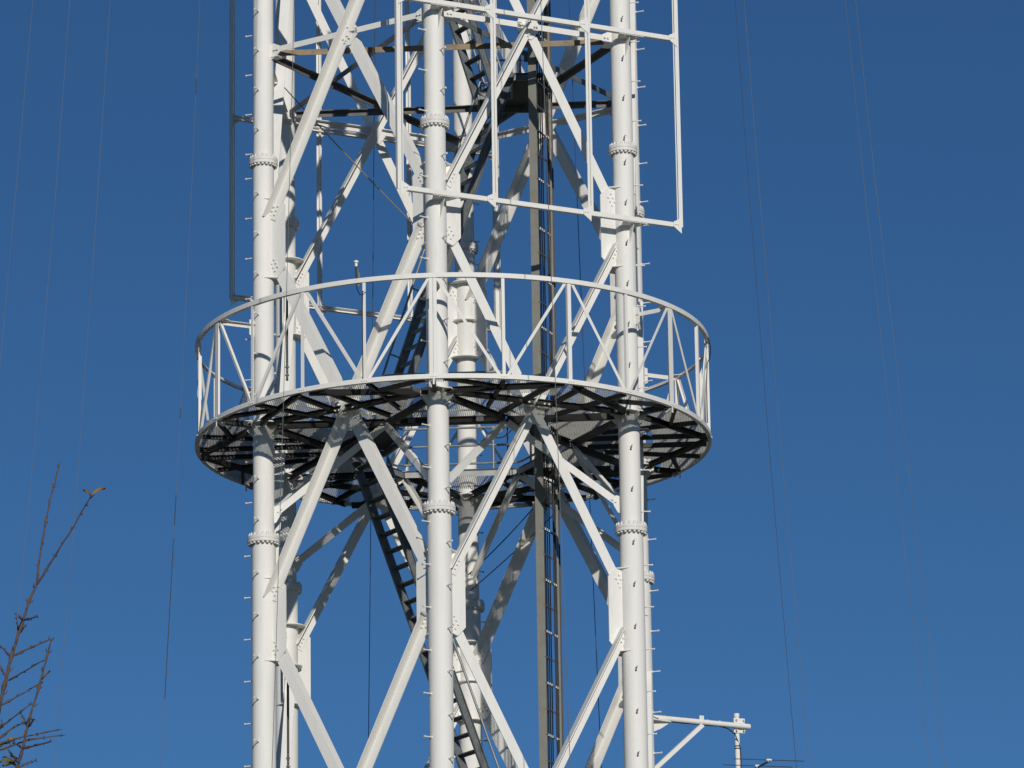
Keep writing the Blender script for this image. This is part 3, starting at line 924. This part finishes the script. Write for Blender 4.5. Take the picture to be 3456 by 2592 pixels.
# ---------------------------------------------------------------- bare sapling in the lower left corner
TW = json.loads('{"stemA":[[-0.996,-58.7,1.889],[-0.974,-58.7,2.029],[-0.951,-58.7,2.119],[-0.939,-58.7,2.177],[-0.928,-58.7,2.225],[-0.914,-58.7,2.273],[-0.904,-58.7,2.302],[-0.892,-58.7,2.344],[-0.877,-58.7,2.377]],"forkL":[[-0.877,-58.7,2.377],[-0.874,-58.683,2.436],[-0.868,-58.667,2.486],[-0.862,-58.65,2.537],[-0.855,-58.633,2.584],[-0.848,-58.617,2.622],[-0.839,-58.6,2.67]],"forkR":[[-0.877,-58.7,2.377],[-0.851,-58.714,2.415],[-0.834,-58.729,2.437],[-0.817,-58.743,2.461],[-0.795,-58.757,2.49],[-0.778,-58.771,2.518],[-0.767,-58.786,2.531],[-0.756,-58.8,2.543]],"stemB":[[-0.923,-58.7,1.888],[-0.918,-58.7,1.954],[-0.912,-58.7,1.987],[-0.903,-58.7,2.028],[-0.893,-58.7,2.073],[-0.884,-58.7,2.11],[-0.874,-58.7,2.143],[-0.866,-58.7,2.174],[-0.857,-58.7,2.21],[-0.848,-58.7,2.247],[-0.845,-58.7,2.26]],"side":[[[-0.904,-58.7,2.302],[-0.885,-58.73,2.298],[-0.868,-58.76,2.296]],[[-0.914,-58.7,2.273],[-0.917,-58.7,2.296],[-0.92,-58.7,2.317]],[[-0.912,-58.7,2.274],[-0.903,-58.64,2.307]],[[-0.906,-58.7,2.303],[-0.908,-58.76,2.296]],[[-0.924,-58.7,2.225],[-0.883,-58.7,2.245],[-0.845,-58.7,2.262]],[[-0.932,-58.7,2.225],[-0.947,-58.67,2.247],[-0.962,-58.64,2.263]],[[-0.933,-58.7,2.173],[-0.896,-58.73,2.187],[-0.855,-58.76,2.203]],[[-0.939,-58.7,2.182],[-0.954,-58.7,2.207]],[[-0.947,-58.7,2.121],[-0.913,-58.67,2.148],[-0.866,-58.64,2.183]],[[-0.958,-58.7,2.066],[-0.923,-58.73,2.086],[-0.878,-58.76,2.112]],[[-0.954,-58.7,2.049],[-0.918,-58.7,2.076],[-0.881,-58.7,2.092]],[[-0.893,-58.7,2.074],[-0.904,-58.67,2.098],[-0.915,-58.64,2.119]],[[-0.891,-58.7,2.074],[-0.874,-58.76,2.079]],[[-0.958,-58.7,2.037],[-0.905,-58.7,2.053],[-0.82,-58.7,2.068]],[[-0.953,-58.7,2.025],[-0.888,-58.67,2.054],[-0.819,-58.64,2.068]],[[-0.904,-58.7,2.028],[-0.87,-58.73,2.03],[-0.836,-58.76,2.031]],[[-0.91,-58.7,1.989],[-0.892,-58.7,1.997],[-0.874,-58.7,2.003]],[[-0.903,-58.7,2.029],[-0.918,-58.67,2.044],[-0.935,-58.64,2.059]],[[-0.909,-58.7,1.995],[-0.922,-58.73,2.01],[-0.924,-58.76,2.012]],[[-0.956,-58.7,2.062],[-0.948,-58.7,2.076],[-0.945,-58.7,2.086]],[[-0.913,-58.7,1.989],[-0.932,-58.67,2.014],[-0.947,-58.64,2.024]]],"leaf":[[[[-0.764,-58.7,2.569],[-0.751,-58.7,2.586],[-0.735,-58.7,2.586]],0.005325762112183096],[[[-0.765,-58.7,2.571],[-0.772,-58.7,2.581],[-0.782,-58.7,2.583]],0.002867718060406282],[[[-0.865,-58.7,2.176],[-0.854,-58.7,2.189],[-0.847,-58.7,2.195]],0.002048370043147344],[[[-0.833,-58.7,2.631],[-0.834,-58.7,2.634],[-0.836,-58.7,2.636]],0.002458044051776813],[[[-0.95,-58.7,2.035],[-0.939,-58.7,2.043],[-0.929,-58.7,2.043]],0.005735436120812564],[[[-0.934,-58.7,2.049],[-0.925,-58.7,2.054],[-0.919,-58.7,2.045]],0.005735436120812564],[[[-0.949,-58.7,2.002],[-0.935,-58.7,2.01],[-0.919,-58.7,2.001]],0.00737413215533044],[[[-0.945,-58.7,1.995],[-0.931,-58.7,1.995],[-0.918,-58.7,2.002]],0.005735436120812564],[[[-0.901,-58.7,2.057],[-0.899,-58.7,2.062],[-0.898,-58.7,2.067]],0.002458044051776813],[[[-0.929,-58.7,2.016],[-0.921,-58.7,2.012],[-0.912,-58.7,2.009]],0.002458044051776813]]}')
sap = thing('bare_sapling', 'nearly leafless sapling with thin knobbly branches in the lower left corner', 'sapling')


def knob(pts, r0, r1, nodes=7):
    """a tapering twig with swollen nodes"""
    pts = [V(p) for p in pts]; out = []; rr = []
    m = len(pts); tot = sum((q - p).length for p, q in zip(pts, pts[1:]))
    step = .012; acc = 0; nxt = .02
    sp = max(.03, tot / nodes)
    for p, q in zip(pts, pts[1:]):
        L = (q - p).length; k = max(1, int(L / step))
        for u in range(k):
            f = (acc + L * u / k) / tot
            ph = ((acc + L * u / k) % sp) / sp
            sw = 1.0 + .75 * math.exp(-((ph - .5) / .09) ** 2)
            out.append(p.lerp(q, u / k) + V((random.uniform(-1, 1), 0, random.uniform(-1, 1))) * .0006); rr.append((r0 + (r1 - r0) * f) * sw)
        acc += L
    out.append(pts[-1]); rr.append(r1 * .6)
    b = MB(); b.path(out, rr, 6)
    return b


def buds(pts, n, ln, r):
    pts = [V(p) for p in pts]; b = MB()
    for k in range(n):
        f = (k + .7) / n * (len(pts) - 1); i = min(int(f), len(pts) - 2)
        p = pts[i].lerp(pts[i + 1], f - i); t = (pts[i + 1] - pts[i]).normalized()
        for sg in (-1, 1):
            a = random.uniform(0, 6.28); s_ = t.orthogonal().normalized(); s_ = (Matrix.Rotation(a, 3, t) @ s_) * sg
            b.path([p, p + s_ * ln * .5 + t * ln * .4, p + s_ * ln * .75 + t * ln], [r, r * 1.1, r * .3], 5)
    return b


base = V((-1.12, -58.72, -1.6))
sA, sB = [V(p) for p in TW['stemA']], [V(p) for p in TW['stemB']]
b = knob([base, V((-1.13, -58.7, -.6)), V((-1.15, -58.7, .3)), V((-1.10, -58.7, 1.0))], .016, .011, 12); b.build('trunk', BARK, sap)
b = knob([V((-1.10, -58.7, 1.0)), V((-1.10, -58.7, 1.4))] + sA, .009, .0026, 22); b.build('branch', BARK, sap)
b = knob([V((-1.10, -58.7, 1.0)), V((-1.02, -58.7, 1.45))] + sB, .007, .0017, 18); b.build('branch', BARK, sap)
b = knob(TW['forkL'], .0022, .0014, 7); b.build('branch', BARK, sap)
b = knob(TW['forkR'], .0024, .0014, 8); b.build('branch', BARK, sap)
for s in TW['side']:
    b = knob(s, .0019, .0010, 5); q = buds(s, 4, .006, .0010); b.add(q.v, q.f, True); b.build('twig', BARK, sap)
for st, n, ln in (('stemA', 9, .012), ('stemB', 9, .010), ('forkL', 6, .007), ('forkR', 7, .007)):
    buds(TW[st], n, ln, .0013).build('buds', BARK, sap)
for k, (pts, wd) in enumerate(TW['leaf']):
    p = [V(x) for x in pts]
    b = MB(); m = 8; vs = []
    for u in range(m + 1):
        f = u / m
        c = p[0] * (1 - f) ** 2 + p[1] * 2 * f * (1 - f) + p[2] * f * f
        d = (p[2] - p[0]).normalized(); s_ = d.cross(V((0, 1, 0))).normalized()
        s_ = (s_ * .93 + V((0, .36, 0))).normalized()
        hw = wd * .75 * math.sin(math.pi * min(1, f * .97 + .03)) ** .8
        vs += [c - s_ * hw, c + V((0, .004, -.003)), c + s_ * hw]
    b.add(vs, [(u * 3 + j, u * 3 + j + 1, u * 3 + j + 4, u * 3 + j + 3) for u in range(m) for j in (0, 1)], True)
    b.build('leaf', LEAF if k in (0, 1, 2, 3, 5, 8) else LEAFG, sap)
